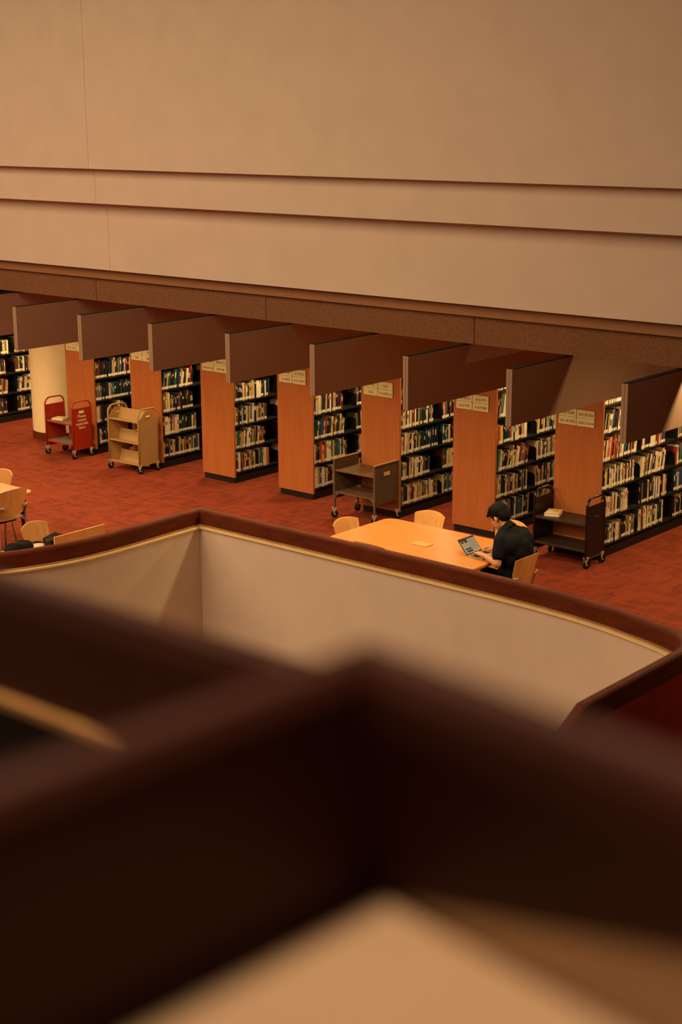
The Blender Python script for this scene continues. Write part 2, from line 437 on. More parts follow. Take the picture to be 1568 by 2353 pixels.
# tan cart: gabled ends, three shelves with backs
TW, TD = .62, .35
tan = thing('book_cart', 'tan three-shelf book cart with gabled ends and empty shelves', 'book cart', (-16.01, 13.93, 0), group='library book carts')
for s in (-1, 1):
    x = s*TW/2
    b = MB(); b.prism([(.01, .115), (TD-.01, .115), (TD-.01, .74), (TD/2+.05, .862), (TD/2-.05, .862), (.01, .74)], 'x', x-.006, x+.006)
    ep = b.build('end_panel', TANP, tan)
    b = MB(); b.tube(hoop(0, TD, .11, .90, x, .013), .013, 10); b.build('handle', TANP, tan, smooth=True)
    b = MB(); b.tube([(x+s*.003, TD/2-.035, .785), (x+s*.003, TD/2+.035, .79)], .016, 10); b.build('grip_hole', mat('pale_slot', (226, 186, 120), .6), ep)
for z in (.135, .435, .735):
    b = MB(); b.prism([(0, z-.02), (.012, z-.02), (TD/2, z-.05), (TD/2, z-.035), (.012, z-.003), (0, z)], 'x', -TW/2, TW/2)
    b.prism([(TD/2-.005, z-.05), (TD/2+.005, z-.05), (TD/2+.05, z+.115), (TD/2+.04, z+.115)], 'x', -TW/2, TW/2)
    if z > .7: b.prism([(TD, z-.02), (TD/2, z-.05), (TD/2, z-.035), (TD, z)], 'x', -TW/2, TW/2)
    b.build('shelf', TANP, tan)
b = MB(); b.box((.12, .12, .565), (.165, .16, .625)); b.box((.13, .115, .58), (.155, .12, .6), 1); b.build('latch', [BLACK, STEEL], tan)
for x in (-TW/2, TW/2):
    for y in (.015, TD-.015): caster(tan, x, y, sw=R.uniform(.9, 1.9))
# grey cart: flat ends, tall bare legs
GW, GD = .64, .44
gry = thing('book_cart', 'worn brown-grey two-shelf book cart on tall legs, near the table', 'book cart', (-11.80, 13.92, 0), group='library book carts')
for s in (-1, 1):
    x = s*GW/2
    b = MB(); b.box((x-.005, .01, .245), (x+.005, GD-.01, .735)); ep = b.build('end_panel', GREYP, gry)
    b = MB(); b.box((x-.016, -.008, .733), (x+.016, GD+.008, .748)); b.build('top_rim', mat('rim_tan', (168, 130, 84), .4, .4), gry, bevel=.004)
    for y in (0, GD):
        b = MB(); b.box((x-.013, y-.013, .12), (x+.013, y+.013, .735)); b.build('leg', GREYP, gry, bevel=.003)
        sx = -s
        b = MB(); b.prism([(x, .32), (x+sx*.09, .32), (x+sx*.04, .29), (x+sx*.012, .235), (x, .235)], 'y', y-.004, y+.004); b.build('bracket', GREYP, gry)
        caster(gry, x, y, sw=R.uniform(1.0, 2.2))
    if s > 0:
        b = MB(); b.box((x+.005, .17, .59), (x+.010, .28, .635)); b.build('label_holder', mat('brass_label', (226, 180, 104), .5), ep)
for z in (.335, .61):
    b = MB(); b.box((-GW/2, .0, z-.022), (GW/2, GD, z)); b.build('shelf', mat('worn_shelf', (116, 84, 56), .4, .4, scale=14, dark=(94, 68, 46)), gry, bevel=.003)
# black cart
KW, KD = .68, .36
blk = thing('book_cart', 'black two-shelf book cart with hooped ends behind the seated person', 'book cart', (-8.895, 14.0, 0), group='library book carts')
for s in (-1, 1):
    x = s*KW/2
    b = MB(); b.box((x-.006, .01, .115), (x+.006, KD-.01, .70)); ep = b.build('end_panel', BLACKP, blk)
    b = MB(); b.tube(hoop(0, KD, .105, .79, x, .013), .014, 10); b.build('handle', mat('black_gloss', (28, 22, 18), .2, .6), blk, smooth=True)
    b = MB(); b.box((x-.012, 0, .105), (x+.012, KD, .115)); b.build('bottom_rim', mat('worn_edge', (96, 76, 50), .4), ep)
    if s > 0:
        M = Matrix.Translation((x+.007, .19, .565)) @ Matrix.Rotation(PI/2, 4, 'Z') @ Matrix.Rotation(PI/2, 4, 'X')
        b = MB(); vs, fs = text_mesh('LIBRARY', .022, M); b.add(vs, fs); b.build('lettering', mat('grey_ink', (120, 104, 84), .6), ep)
for z in (.21, .50):
    b = MB(); b.box((-KW/2, .0, z-.028), (KW/2, KD, z)); b.build('shelf', mat('dark_shelf', (52, 38, 28), .45, .4), blk, bevel=.003)
for x in (-KW/2, KW/2):
    for y in (.02, KD-.02): caster(blk, x, y, sw=R.uniform(1.0, 2.0))

def lying_book(name, label, loc, rz, sx, sy, h, cover):
    t = thing(name, label, 'book', loc, rz)
    b = MB(); b.box((-sx/2, -sy/2, 0), (sx/2, sy/2, .003)); b.box((-sx/2, -sy/2, h-.003), (sx/2, sy/2, h)); b.box((-sx/2, -sy/2, 0), (-sx/2+.004, sy/2, h)); b.build('cover', cover, t)
    b = MB(); b.box((-sx/2+.004, -sy/2+.004, .003), (sx/2-.004, sy/2-.004, h-.003)); b.build('page_block', PAPER, t)
    return t
t = lying_book('book', 'cream paperback lying flat on the black cart top shelf', (-9.09, 14.17, .50), .35, .17, .21, .036, mat('cover_cream', (236, 206, 150), .5))
b = MB(); b.tube([(.02+.028*math.cos(a*PI/8), .01+.028*math.sin(a*PI/8), .0366) for a in range(17)], .002, 5); b.build('cover_emblem', mat('cover_print', (200, 150, 90), .6), t)
lying_book('book', 'pale book lying flat on the red cart top shelf', (-17.60, 14.11, .513), .25, .20, .15, .026, mat('cover_pale', (220, 196, 150), .5))

# ------------------------------------------------------------------ tables and chairs
def rounded(x0, y0, x1, y1, r, n=6):
    p = []
    for cx, cy, a in ((x1-r, y1-r, 0), (x0+r, y1-r, PI/2), (x0+r, y0+r, PI), (x1-r, y0+r, 1.5*PI)):
        for i in range(n+1): p.append((cx+r*math.cos(a+PI/2*i/n), cy+r*math.sin(a+PI/2*i/n)))
    return p
def table(label, x0, y0, x1, y1, z, r=.12, plate=False):
    cx, cy = (x0+x1)/2, (y0+y1)/2; hx, hy = (x1-x0)/2, (y1-y0)/2
    t = thing('reading_table', label, 'table', (cx, cy, 0), group='reading tables')
    b = MB(); b.prism(rounded(-hx, -hy, hx, hy, r), 'z', z-.036, z); b.build('tabletop', TABLE, t, smooth='auto', bevel=.012, bseg=3)
    b = MB(); b.box((-hx+.18, -hy+.18, z-.09), (hx-.18, hy-.18, z-.036)); b.build('apron', BLACK, t)
    for sx in (-1, 1):
        for sy in (-1, 1):
            b = MB(); x = sx*(hx-.10); y = sy*(hy-.10)
            b.tube([(x, y, z-.036), (x*1.0+sx*.01, y+sy*.01, 0)], [.04, .022], 12); b.build('leg', BLACK, t, smooth='auto')
    if plate:
        b = MB(); b.box((-.08, -.155, z), (.11, -.035, z+.009)); p = b.build('power_hatch', PLY, t, bevel=.001); p['label'] = 'small flush hatch in the middle of the tabletop'
    return t
tb = table('large oak reading table where the person works at a laptop', -9.87, 11.175, -8.08, 12.21, .74, plate=True)
table('oak reading table with black legs cut off at the photo edge', -15.6, 9.35, -13.77, 10.615, .715, r=.09)

def make_chair(label, W=.39):
    t = thing('reading_chair', label, 'chair', group='bent-ply reading chairs')   # faces +x
    def sheet(name, rows, th=.011):
        b = MB(); n = len(rows[0]); vs = []; fs = []
        for off in (0, 1):
            for row in rows:
                for p, nr in row: vs.append(Vector(p)+Vector(nr)*th*off)
        m = len(rows)
        for i in range(m-1):
            for j in range(n-1):
                a = i*n+j; fs.append((a, a+1, a+n+1, a+n)); c = m*n+a; fs.append((c, c+n, c+n+1, c+1))
        ring = [j for j in range(n)]+[i*n+n-1 for i in range(1, m)]+[(m-1)*n+j for j in range(n-2, -1, -1)]+[i*n for i in range(m-2, 0, -1)]
        for q in range(len(ring)):
            a, c = ring[q], ring[(q+1) % len(ring)]; fs.append((a, c, c+m*n, a+m*n))
        b.add(vs, fs); return b.build(name, PLY, t, smooth='auto')
    rows = []
    for i in range(9):
        u = i/8
        row = []
        for j in range(13):
            v = j/12*2-1
            zt = .818-.032*abs(v)**2.4; z = .50+(zt-.50)*u
            w = W/2*(.86+.14*u)
            row.append(((-.185-.075*u-.06*(1-v*v)+.01, v*w, z), (-1, 0, .2)))
        rows.append(row)
    sheet('backrest', rows)
    rows = []
    for i in range(9):
        u = i/8
        row = []
        for j in range(9):
            v = j/8*2-1
            row.append(((-.19+.40*u, v*W/2*(.88+.12*math.sin(u*PI)), .435+.012*v*v-.03*max(0, u-.7)**2*8), (0, 0, 1)))
        rows.append(row)
    sheet('seat', rows)
    b = MB(); b.box((-.13, -.12, .395), (.13, .12, .432)); b.build('seat_mount', BLACK, t, bevel=.01)
    for s in (-1, 1):
        y = s*(W/2*.92+.010)
        b = MB(); b.tube([(-.235, y, .605), (-.225, y, .58), (-.2, y, .50), (-.195, y, .40), (-.215, y+s*.01, .2), (-.25, y+s*.015, 0)], .0115, 8); b.build('leg', SILVER, t, smooth=True)
        b = MB(); b.tube([(.14, y*.92, .42), (.16, y*.95, .38), (.19, y, .2), (.215, y+s*.01, 0)], .0115, 8); b.build('leg', SILVER, t, smooth=True)
        b = MB(); b.tube([(-.195, y, .41), (0, y*.95, .415), (.14, y*.92, .42)], .009, 8); b.build('side_rail', SILVER, t, smooth=True)
        b = MB(); b.ball((-.258, y-s*.036, .60), (.011, .036, .02), 12, 8, M=Matrix.Rotation(s*.35, 4, 'X')); b.ball((-.240, y-s*.004, .603), (.018, .012, .016), 10, 6); b.build('bracket', SILVER, t, smooth=True)
    return t
ch = make_chair('')
CH = [(-8.085, 11.77, PI, 'bent-ply chair in which the person sits'),
      (-9.73, 11.64, 0, 'empty bent-ply chair at the table end facing the seated person'),
      (-9.48, 12.15, -PI/2, 'empty bent-ply chair across the table near the grey cart'),
      (-8.62, 12.38, -PI/2-.05, 'empty bent-ply chair partly hidden behind the seated person'),
      (-9.25, 11.385, PI/2, 'bent-ply chair against the brown rail, only its top edge showing'),
      (-13.975, 10.285, PI, 'bent-ply chair seen from behind at the cut-off table end'),
      (-14.53, 10.49, -PI/2, 'bent-ply chair on the far side of the cut-off table'),
      (-12.09, 9.53, .18, 'bent-ply chair tucked at the desk with the dark jacket')]
for i, (x, y, a, lab) in enumerate(CH):
    o = ch if i == 0 else copy_tree(ch)
    o.location = (x, y, 0); o.rotation_euler = (0, 0, a); o['label'] = lab
# desk by the rail
dk = thing('study_desk', 'narrow oak study desk with low screen along the curved rail', 'desk', (-11.62, 9.05, 0))
b = MB(); b.prism(rounded(-.36, -.52, .22, .77, .03), 'z', .705, .74); b.build('desktop', TABLE, dk, bevel=.004)
b = MB(); b.box((-.02, .12, .74), (.0, .765, .862)); b.build('screen_panel', PLY, dk, bevel=.002)
for x in (-.30, .16):
    for y in (-.45, .70):
        b = MB(); b.box((x-.02, y-.02, 0), (x+.02, y+.02, .705)); b.build('leg', BLACK, dk)

def lump(name, mats, dims, loc, label, cat, amp, sc, seed, rz=0, seg=40, rings=24, flat=True):
    from mathutils import noise
    b = MB(); b.ball((0, 0, 0), dims, seg, rings)
    out = []
    for v in b.v:
        v = Vector(v); n = noise.noise(v*sc+Vector((seed, 0, 0)))+.5*noise.noise(v*sc*2.3+Vector((0, seed, 0)))
        ridge = abs(noise.noise(v*sc*1.5+Vector((0, 0, seed))))
        d = v.normalized(); v = v+d*(n*amp-ridge*amp*.8)
        if v.z < -dims[2]*.55: v.z = -dims[2]*.55
        out.append(tuple(v))
    b.v = out
    zm = min(v[2] for v in out); b.v = [(x, y, z-zm) for x, y, z in b.v]
    o = b.build(name, mats, smooth=True); o.location = loc; o.rotation_euler = (0, 0, rz)
    return tag(o, label, cat)
lump('jacket', mat('olive_cloth', (70, 62, 40), .9, .1, scale=12, dark=(44, 38, 24)), (.08, .15, .06), (-11.82, 9.33, .742), 'crumpled dark olive jacket on the study desk', 'jacket', .05, 9, 3.3, .2)
lump('shoulder_bag', mat('black_cloth', (26, 23, 20), .8, .2), (.09, .17, .085), (-11.80, 8.86, .742), 'black shoulder bag on the study desk behind the rail', 'bag', .025, 8, 8.1, .1)
hp = thing('headphones', 'black over-ear headphones lying on the study desk by papers', 'headphones', (-11.79, 9.10, .745), 1.2)
b = MB(); b.tube([(.085*math.cos(a), .085*math.sin(a)*1.1, .03) for a in [PI*i/12 for i in range(13)]], .012, 8); b.build('headband', BLACKP, hp, smooth=True)
for s in (-1, 1):
    b = MB(); b.cyl((s*.085, -.015, .035), (1, .2, 0), .038, .035, 16); b.build('ear_cup', BLACKP, hp, bevel=.006, smooth='auto')
for i, (x, y, a, lab) in enumerate(((-11.72, 9.22, .3, 'loose white paper sheet beside the headphones on the study desk'), (-11.70, 9.36, 1.4, 'loose white paper sheet by the low desk screen'))):
    b = MB(); b.box((-.075, -.105, 0), (.075, .105, .0015)); b.box((-.05, -.02, .0015), (.05, .05, .0017), 1)
    o = b.build('paper_sheet', [PAPER, mat('print_grey', (120, 108, 90), .8)]); o.location = (x, y, .741); o.rotation_euler = (0, 0, a); tag(o, lab, 'paper')

# ------------------------------------------------------------------ laptop
lp = thing('laptop', 'open silver laptop on the reading table before the seated person', 'laptop', (-8.27, 11.655, .741))
LW, LD = .245, .185
b = MB(); b.box((-LD/2, -LW/2, 0), (LD/2, LW/2, .012)); bs = b.build('base', mat('aluminium', (190, 176, 150), .35, .5, metal=.7, var=.03), lp, bevel=.003)
b = MB()
for r_ in range(5):
    for c_ in range(12):
        x = -LD/2+.03+r_*.0165; y = -LW/2+.018+c_*.0177
        b.box((x, y, .012), (x+.0135, y+.0145, .0135))
b.build('keyboard_keys', BLACK, bs)
b = MB(); b.box((LD/2-.062, -.045, .012), (LD/2-.012, .045, .0126)); b.build('trackpad', mat('trackpad', (170, 158, 136), .3, .5), bs)
M = Matrix.Translation((-LD/2+.004, 0, .012)) @ Matrix.Rotation(-.72, 4, 'Y')
LH = .178
b = MB(); b.box((-.006, -LW/2, 0), (0, LW/2, LH), 0, M); ld = b.build('lid', [mat('lid_dark', (30, 26, 24), .4)], lp, bevel=.002)
SCR = mat('screen_page', (142, 144, 142), .4, .3, var=.03, emit=.20); SCD = mat('screen_dark', (40, 32, 26), .4, .3, emit=.10); SCT = mat('screen_text', (112, 112, 108), .4, .3, emit=.12); SCL = mat('screen_red', (170, 110, 90), .4, .3, emit=.15)
b = MB(); y0, y1, z0, z1 = -LW/2+.008, LW/2-.008, .012, LH-.008
b.box((0, y0, z0), (.0008, y1, z1), 0, M)
def q(a, c, d, e, m): b.box((.0008, y0+(y1-y0)*a, z0+(z1-z0)*d), (.0013, y0+(y1-y0)*c, z0+(z1-z0)*e), m, M)
q(0, .5, .84, 1, 1); q(.5, 1, .93, 1, 1); q(.06, .22, .72, .82, 1); q(.28, .46, .70, .84, 1); q(.10, .27, .24, .36, 1); q(.3, .46, .24, .36, 1); q(.12, .5, .08, .2, 1); q(.495, .505, 0, .93, 1)
for i in range(10): q(.55, .93-.1*((i*7) % 4)/4, .82-.07*i, .845-.07*i, 2)
q(.15, .42, .57, .59, 3); q(.2, .4, .52, .535, 3)
b.build('display', [SCR, SCD, SCT, SCL], ld)

# ------------------------------------------------------------------ person (faces -x)
SKIN = mat('skin', (206, 146, 104), .55, .35, var=.05, scale=20)
HAIR = mat('hair', (24, 18, 13), .7, .12, scale=40, dark=(14, 10, 7))
SHIRT = mat('shirt_navy', (20, 23, 25), .85, .1, var=.1)
TROUSER = mat('trousers', (44, 36, 26), .85, .15)
pp = thing('person', 'person with short dark hair in a dark polo shirt typing at the table', 'person', (-8.045, 11.75, -.03))
ORG = Vector((-7.95, 11.65, 0))
def remeshed(b, name, m, voxel, smooth_it, parent, cut=None):
    o = b.build(name, m, None, smooth=True)
    md = o.modifiers.new('r', 'REMESH'); md.mode = 'VOXEL'; md.voxel_size = voxel; md.use_smooth_shade = True
    if smooth_it:
        sm = o.modifiers.new('s', 'SMOOTH'); sm.factor = .5; sm.iterations = smooth_it
    bpy.context.view_layer.update()
    me = bpy.data.meshes.new_from_object(o.evaluated_get(bpy.context.evaluated_depsgraph_get()))
    if cut:
        bm = bmesh.new(); bm.from_mesh(me)
        bmesh.ops.delete(bm, geom=[v for v in bm.verts if cut(v.co)], context='VERTS'); bm.to_mesh(me); bm.free()
    for v in me.vertices: v.co -= ORG
    me.polygons.foreach_set('use_smooth', [True]*len(me.polygons))
    old = o.data; o.modifiers.clear(); o.data = me; bpy.data.meshes.remove(old)
    o.parent = parent
    return o
YC_ = 11.65
J = dict(pelvis=(-7.90, YC_, .54), belly=(-7.86, YC_, .70), chest=(-7.855, YC_, .90), neck0=(-7.945, YC_, 1.055), neck1=(-8.015, YC_, 1.115), head=(-8.055, YC_, 1.165),
         lsh=(-7.905, 11.465, .985), lel=(-7.875, 11.375, .785), lwr=(-8.058, 11.43, .822), rsh=(-7.905, 11.835, .985), rel=(-7.975, 11.90, .80), rwr=(-8.115, 11.725, .818),
         lhip=(-7.92, 11.57, .50), lkn=(-8.28, 11.52, .52), lan=(-8.20, 11.54, .13), rhip=(-7.92, 11.73, .50), rkn=(-8.28, 11.78, .52), ran=(-8.22, 11.77, .13))
def head_shapes(b, inf=0.0):
    # head axis pitched forward; local: x forward (face), z up
    M = Matrix.Translation(J['head']) @ Matrix.Rotation(PI, 4, 'Z') @ Matrix.Rotation(.55, 4, 'Y')
    return M
HM = head_shapes(None)
def hp_(x, y, z): return tuple(HM @ Vector((x, y, z)))
b = MB()
M3 = HM.to_3x3().to_4x4()
b.ball(hp_(-.012, 0, .03), (.098, .077, .088), 24, 16, M=M3)          # skull
b.ball(hp_(.030, 0, -.050), (.064, .058, .080), 20, 14, M=M3)         # jaw and face
b.ball(hp_(.060, 0, -.108), (.030, .028, .024), 14, 10, M=M3)         # chin
b.capsule(hp_(.088, 0, .0), hp_(.108, 0, -.035), .010, .014)          # nose
b.ball(hp_(.084, 0, -.070), (.014, .024, .006), 10, 8, M=M3)          # upper lip
b.ball(hp_(.082, 0, -.080), (.013, .020, .006), 10, 8, M=M3)          # lower lip
b.ball(hp_(.080, 0, .018), (.016, .050, .010), 12, 8, M=M3)           # brow
for s in (-1, 1):
    b.ball(hp_(-.002, s*.074, -.018), (.017, .009, .029), 12, 8, M=M3)    # ears
    b.ball(hp_(.082, s*.030, -.004), (.010, .013, .008), 10, 8, M=M3)     # eyelids
b.capsule(J['neck0'], hp_(-.025, 0, -.05), .056, .052)
b.capsule(J['chest'], J['neck0'], .13, .06)
b.capsule((-7.86, 11.55, .93), (-7.86, 11.75, .93), .10, .10); b.capsule((-7.86, 11.56, .80), (-7.86, 11.74, .80), .09, .09)
b.capsule((-7.88, 11.57, .62), (-7.88, 11.73, .62), .09, .09); b.capsule((-7.90, 11.57, .52), (-7.90, 11.73, .52), .085, .085)
b.capsule(J['belly'], J['chest'], .11, .11); b.capsule(J['pelvis'], J['belly'], .11, .11)
b.capsule(J['lsh'], J['rsh'], .052, .052)
for p in 'lr':
    b.capsule(J[p+'sh'], J[p+'el'], .048, .038); b.capsule(J[p+'el'], J[p+'wr'], .037, .024)
    b.capsule(J[p+'hip'], J[p+'kn'], .075, .052); b.capsule(J[p+'kn'], J[p+'an'], .05, .033)
    b.capsule(J[p+'an'], (J[p+'an'][0]-.13, J[p+'an'][1], .065), .033, .028)
# hands: palm, four bent fingers of different lengths, thumb from the side
def hand(b, wr, fwd, side, upv):
    wr, fwd, side, upv = Vector(wr), Vector(fwd).normalized(), Vector(side).normalized(), Vector(upv).normalized()
    L = lambda f, s, u: wr+fwd*f+side*s+upv*u
    for k in range(4): b.capsule(L(.005, -.012+.008*k, 0), L(.072, -.027+.018*k, .004), .013, .0115)
    for k, ln in enumerate((.060, .072, .068, .052)):
        s0 = -.030+.020*k
        p0 = L(.074, s0, .004); p1 = L(.074+ln*.5, s0*1.08, .010-.006*(k % 2)); p2 = L(.074+ln*.82, s0*1.1, -.012); p3 = L(.074+ln*.95, s0*1.1, -.027)
        b.capsule(p0, p1, .0095, .0088); b.capsule(p1, p2, .0088, .008); b.capsule(p2, p3, .008, .007)
    b.capsule(L(.018, .018, -.002), L(.052, .046, -.008), .012, .010); b.capsule(L(.052, .046, -.008), L(.085, .046, -.018), .010, .008)
hand(b, J['lwr'], (-.97, .22, .02), (.22, .97, 0), (0, .0, 1))
hand(b, J['rwr'], (-.98, -.16, .0), (.16, -.98, 0), (0, .0, 1))
body = remeshed(b, 'body', SKIN, .0045, 3, pp)
for s in (-1, 1):
    e = MB(); e.ball(hp_(.088, s*.030, -.006), (.006, .010, .004), 10, 6, M=M3); e.ball(hp_(.092, s*.030, .017), (.006, .018, .004), 10, 6, M=M3)
    e.v = [tuple(Vector(v)-ORG) for v in e.v]; e.build('eye', HAIR, pp, smooth=True)
# hair
b = MB()
b.ball(hp_(-.018, 0, .045), (.106, .086, .090), 24, 16, M=M3)
b.ball(hp_(-.060, 0, .0), (.066, .076, .085), 20, 14, M=M3)
for i in range(7):
    y = -.055+.018*i; b.capsule(hp_(.01, y, .085), hp_(.090+.008*math.cos(i)-abs(y)*.25, y*1.05, .044), .034, .012)
for s in (-1, 1): b.capsule(hp_(.018, s*.072, .03), hp_(.016, s*.076, -.022), .014, .007)
def hair_cut(co):
    q_ = HM.inverted() @ co
    return (q_.x > .03 and q_.z < .035) or (q_.x > -.03 and q_.z < -.03) or q_.z < -.075
hr = remeshed(b, 'hair', HAIR, .005, 2, pp)
# shirt
b = MB()
b.capsule((-7.862, 11.54, .93), (-7.862, 11.76, .93), .118, .118); b.capsule((-7.855, 11.55, .80), (-7.855, 11.75, .80), .108, .108)
b.capsule((-7.865, 11.55, .66), (-7.865, 11.75, .66), .108, .108); b.capsule((-7.885, 11.56, .56), (-7.885, 11.74, .56), .108, .108)
b.capsule((-7.80, 11.58, .86), (-7.80, 11.72, .86), .09, .09)
b.capsule(J['chest'], J['neck0'], .145, .075); b.capsule(J['lsh'], J['rsh'], .068, .068)
b.capsule((-7.93, 11.50, 1.0), (-7.955, 11.60, 1.045), .06, .055); b.capsule((-7.93, 11.80, 1.0), (-7.955, 11.70, 1.045), .06, .055)
for p in 'lr':
    a = Vector(J[p+'sh']); e = Vector(J[p+'el']); b.capsule(a, a+(e-a)*.62, .066, .064)
sh = remeshed(b, 'shirt', SHIRT, .007, 16, pp)
b = MB()
nd = (Vector(J['neck1'])-Vector(J['neck0'])).normalized(); c0 = Vector(J['neck0'])+nd*.018
ax = nd.cross(Vector((0, 1, 0))).normalized()
ring = lambda r, h, a: c0+nd*h+(ax*math.cos(a)*1.05+Vector((0, 1, 0))*math.sin(a))*r-ORG
vs = []; n = 28
for h, r in ((-.03, .074), (.022, .066), (.024, .070), (-.035, .084)):
    vs += [ring(r, h-.012*math.cos(2*PI*i/n), 2*PI*i/n) for i in range(n)]
b.add(vs, [(q_*n+i, q_*n+(i+1) % n, (q_+1)*n+(i+1) % n, (q_+1)*n+i) for q_ in range(3) for i in range(n)])
b.build('collar', SHIRT, sh, smooth=True)
# trousers, shoes
b = MB()
b.capsule((-7.90, 11.57, .52), (-7.90, 11.73, .52), .10, .10)
for p in 'lr':
    b.capsule(J[p+'hip'], J[p+'kn'], .092, .068); b.capsule(J[p+'kn'], (J[p+'an'][0], J[p+'an'][1], .12), .066, .05)
remeshed(b, 'trousers', TROUSER, .008, 3, pp)
for p in 'lr':
    x, y, _ = J[p+'an']
    b = MB(); b.capsule((x+.03, y, .08), (x-.15, y, .07), .045, .036); b.v = [(v[0], v[1], max(v[2], .032)) for v in b.v]
    remeshed(b, 'shoe', BLACKP, .007, 2, pp)

# ------------------------------------------------------------------ books
PAL = {'cream': (224, 202, 156), 'white': (232, 220, 190), 'tan': (190, 156, 104), 'black': (28, 25, 23), 'navy': (30, 38, 58), 'dark green': (34, 54, 40),
       'teal': (40, 92, 92), 'red': (158, 50, 34), 'orange': (196, 106, 44), 'brown': (92, 58, 38), 'grey': (110, 104, 94), 'olive': (110, 104, 54), 'maroon': (84, 30, 28), 'blue': (52, 78, 112), 'yellow': (206, 166, 70)}
WT = {'cream': 20, 'white': 15, 'tan': 9, 'black': 17, 'navy': 9, 'dark green': 5, 'teal': 5, 'red': 6, 'orange': 4, 'brown': 5, 'grey': 5, 'olive': 3, 'maroon': 4, 'blue': 4, 'yellow': 3}
BM = {n: mat('cloth_'+n.replace(' ', '_'), c, .55, .3, var=.06, scale=20) for n, c in PAL.items()}
STICK = mat('spine_sticker', (240, 228, 196), .6, .2, var=.02)
names = list(PAL)
def book_geo(b, xf, y, z, th, h, dep, c, tcol, style, lean, slots):
    """one upright book, spine facing +x at xf, leaning by an angle about its foot"""
    M = Matrix.Translation((xf, y, z)) @ Matrix.Rotation(-lean, 4, 'X')
    ci, ti, pg, st = slots
    b.box((-.004, 0, 0), (0, th, h), ci, M); b.box((-dep, 0, 0), (-.004, .0025, h), ci, M); b.box((-dep, th-.0025, 0), (-.004, th, h), ci, M)
    b.box((-dep+.004, .0025, .003), (-.004, th-.0025, h-.004), pg, M)
    if style[0]: b.box((0, .001, .012), (.0006, th-.001, .012+style[0]), st, M)
    if style[1]: b.box((0, th*.24, h*style[2]), (.0005, th*.76, h*style[1]), ti, M)
cands = []
bookends = []
for k in CASE:
    fx = face_x(k) if k != 8 else -20.1
    nb = 3 if k == 0 else 2
    if k == 8: nb = 3
    for si, z in enumerate(SH):
        n_ = 0
        for bay in range(nb):
            ys = Y0+.036+bay*BAY+R.uniform(.008, .03)+(.02 if bay else 0); ye = Y0+.036+(bay+1)*BAY-.02
            fill = R.uniform(.68, .93); lim = ys+(ye-ys)*fill
            if k >= 5: dk_ = 3
            else: dk_ = 1.1
            lean = R.choice((0, 0, 0, .05, .1, .16)) if R.random() < .75 else R.uniform(-.03, .03)
            hb = R.uniform(.222, .25); y = ys
            run = R.choice(names)
            ys0 = ys
            while y < lim:
                th = min(.055, max(.011, R.gauss(.024, .010))); h = min(.285, max(.17, hb+R.gauss(0, .017)))
                if R.random() < .25: run = R.choices(names, [WT[n]*(dk_ if n in ('black', 'navy', 'maroon', 'dark green') else 1) for n in names])[0]
                c = run if R.random() < .35 else R.choices(names, [WT[n]*(dk_ if n in ('black', 'navy', 'maroon', 'dark green') else 1) for n in names])[0]
                light = c in ('cream', 'white', 'tan', 'yellow')
                tc = R.choice(('black', 'navy', 'red', 'dark green', 'brown')) if light else R.choice(('cream', 'white', 'tan', 'orange'))
                st = .034 if R.random() < .85 else 0
                t1 = R.uniform(.72, .93) if R.random() < .55 else 0; t0 = t1-R.uniform(.08, .34)
                ln = lean+R.uniform(-.012, .012) if lean else R.uniform(0, .008)
                n_ += 1
                cands.append(dict(k=k, si=si, n=n_, xf=fx-.022+R.uniform(-.006, .004), y=y, z=z, th=th, h=h, dep=R.uniform(.15, .19), c=c, tc=tc, st=(st, t1, max(t0, .25)), lean=ln))
                y += th/math.cos(ln)+.0012
            if bay: bookends.append((k, si, bay, fx-.026, ys-.006, z))
# what the camera sees of each book decides which are single objects
bpy.context.view_layer.update()
dg = bpy.context.evaluated_depsgraph_get()
CO = Vector((0, 0, CZ))
def px(p):
    d = Vector(p)-CO; zz = d.dot(fw)
    return 784+FPX*d.dot(rt)/zz, 1176.5-FPX*d.dot(up)/zz, zz
def seen(pts):
    n = 0
    for p in pts:
        u, v, zz = px(p)
        if not (0 <= u <= 1568 and 0 <= v <= 2353): continue
        d = (Vector(p)-CO); L = d.length; d.normalize()
        o_ = CO+d*3.2      # past the blurred rails beside the camera
        hit, loc, *_ = scene.ray_cast(dg, o_, d, distance=L-3.2-.02)
        if not hit: n += 1
    return n/len(pts)
for c in cands:
    w = math.sin(c['lean'])
    pts = [(c['xf']+.004, c['y']+c['th']/2+c['h']*f*w, c['z']+c['h']*f) for f in (.08, .35, .65, .95)]
    zz = px(pts[1])[2]
    c['vis'] = seen(pts); c['score'] = c['vis']*c['th']*c['h']/zz**2
cands.sort(key=lambda c: -c['score'])
ORD = 'zeroth first second third fourth fifth sixth seventh eighth ninth tenth eleventh twelfth thirteenth fourteenth fifteenth sixteenth seventeenth eighteenth nineteenth'.split()
def ordinal(n):
    if n < 20: return ORD[n]
    t_, u = divmod(n, 10); T = ['', '', 'twent', 'thirt', 'fort', 'fift', 'sixt', 'sevent', 'eight', 'ninet'][t_]
    return T+'ieth' if u == 0 else T+'y-'+ORD[u]
SHN = ['lowest shelf', 'second-lowest shelf', 'third-lowest shelf', 'fourth-lowest shelf', 'fifth-lowest shelf', 'top shelf']
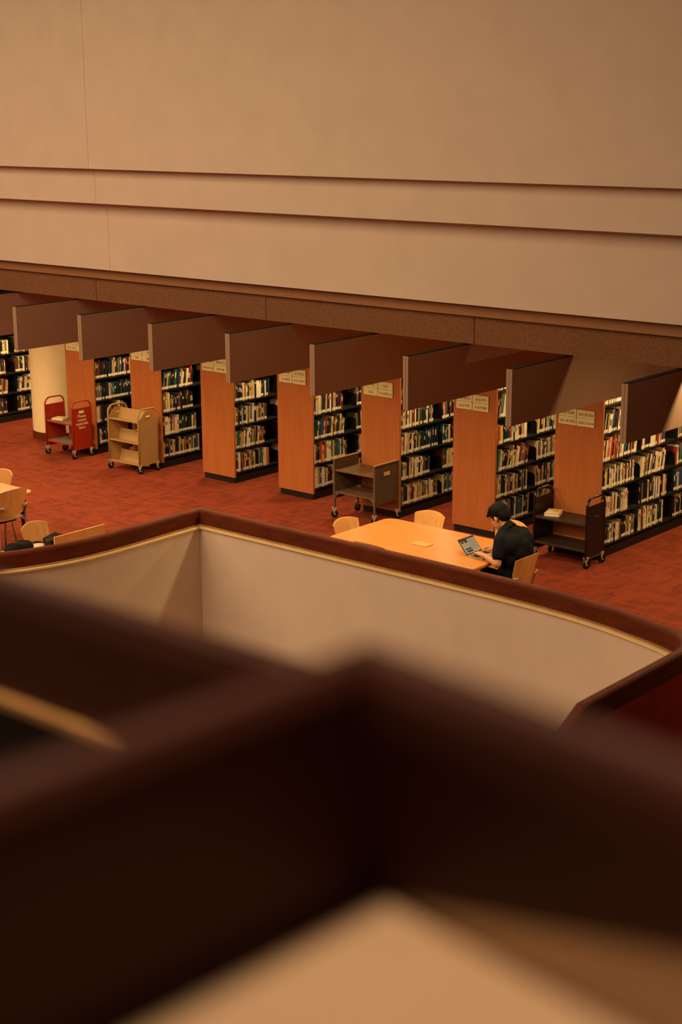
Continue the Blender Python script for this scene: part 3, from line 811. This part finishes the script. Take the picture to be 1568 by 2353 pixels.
for i, c in enumerate(cands[:300]):
    b = MB(); book_geo(b, 0, 0, 0, c['th'], c['h'], c['dep'], c['c'], c['tc'], c['st'], 0, (0, 1, 2, 3))
    o = b.build('book', [BM[c['c']], BM[c['tc']], PAPER, STICK])
    o.location = (c['xf'], c['y'], c['z']); o.rotation_euler = (-c['lean'], 0, 0)
    tag(o, '%s book, %s from end panel, %s, %s' % (c['c'], ordinal(c['n']), SHN[c['si']], CASE[c['k']]), 'book', 'books on the library shelves')
b = MB(); order = names+['pg', 'st']
ix = {n: i for i, n in enumerate(order)}
for c in cands[300:]:
    book_geo(b, c['xf'], c['y'], c['z'], c['th'], c['h'], c['dep'], c['c'], c['tc'], c['st'], c['lean'], (ix[c['c']], ix[c['tc']], ix['pg'], ix['st']))
o = b.build('shelved_books', [BM[n] for n in names]+[PAPER, STICK])
tag(o, 'many smaller books filling the shelves of all the bookcases', 'books', kind='stuff')
be = None
for (k, si, bay, x, y, z) in bookends:
    if seen([(x-.02, y-.004, z+.05), (x-.03, y-.004, z+.13), (x-.09, y-.004, z+.12)]) == 0: continue
    if be is None:
        m_ = MB(); m_.prism([(0, 0), (0, .125), (-.012, .15), (-.035, .162), (-.16, .162), (-.16, 0)], 'y', 0, .003); m_.box((-.13, 0, 0), (0, .09, .002))
        be = m_.build('bookend', mat('bookend_black', (20, 17, 15), .6, .3)); o = be
    else:
        o = be.copy(); COL.objects.link(o)
    o.location = (x, y, z)
    tag(o, 'black metal bookend, %s bay, %s, %s' % (('first', 'second', 'third')[bay], SHN[si], CASE[k]), 'bookend', 'bookends on the library shelves')

# ------------------------------------------------------------------ light
def area(name, loc, size, power, col, rot=(0, 0, 0), sy=None, spread=None):
    l = bpy.data.lights.new(name, 'AREA'); l.energy = power; l.color = col; l.size = size
    if sy: l.shape = 'RECTANGLE'; l.size_y = sy
    if spread: l.spread = spread
    o = bpy.data.objects.new(name, l); COL.objects.link(o); o.location = loc; o.rotation_euler = rot
    return o
WARM = (1, .69, .33); ATR = (1, .69, .43)
area('atrium_skylight', (-14.5, -1, 8.4), 14, 2750, ATR, sy=17)
for k in range(0, 15):
    x = BX+BS*.5-k*BS+BW/2+1.2*BS; f = min(1, .5+.075*k)
    area('aisle_light', (x, 11.42, 2.17), .14, 12.5*(f+.12), WARM)
    area('aisle_light', (x, 12.7, 2.17), .2, 9*f, WARM)
for k in range(-1, 9):
    x = face_x(k)+.42; f = min(1, .72+.05*k)
    area('stack_light', (x, 15.0, 2.17), .25, 26*f, WARM)
    area('stack_light', (x, 16.3, 2.17), .3, 22*f, WARM)
area('ceiling_lamp', (-5.9, 12.28, 2.99), .08, 24, WARM)
area('ceiling_lamp', (-16.6, 12.5, 3.2), .12, 14, WARM)
for k in range(4): area('ceiling_lamp', (-7-k*3.5, 19, 3.25), .3, 20, WARM)
area('near_downlight', (-.85, .6, 6.9), .25, 84, ATR)
w = bpy.data.worlds.new('world'); scene.world = w; w.use_nodes = True
bg = w.node_tree.nodes['Background']; bg.inputs[0].default_value = (1, .62, .34, 1); bg.inputs[1].default_value = .045

vs_ = scene.view_settings
vs_.view_transform = 'Standard'; vs_.look = 'None'; vs_.exposure = 0; vs_.gamma = 1; vs_.use_curve_mapping = False
scene.cycles.use_denoising = True
scene.cycles.max_bounces = 8; scene.cycles.diffuse_bounces = 5
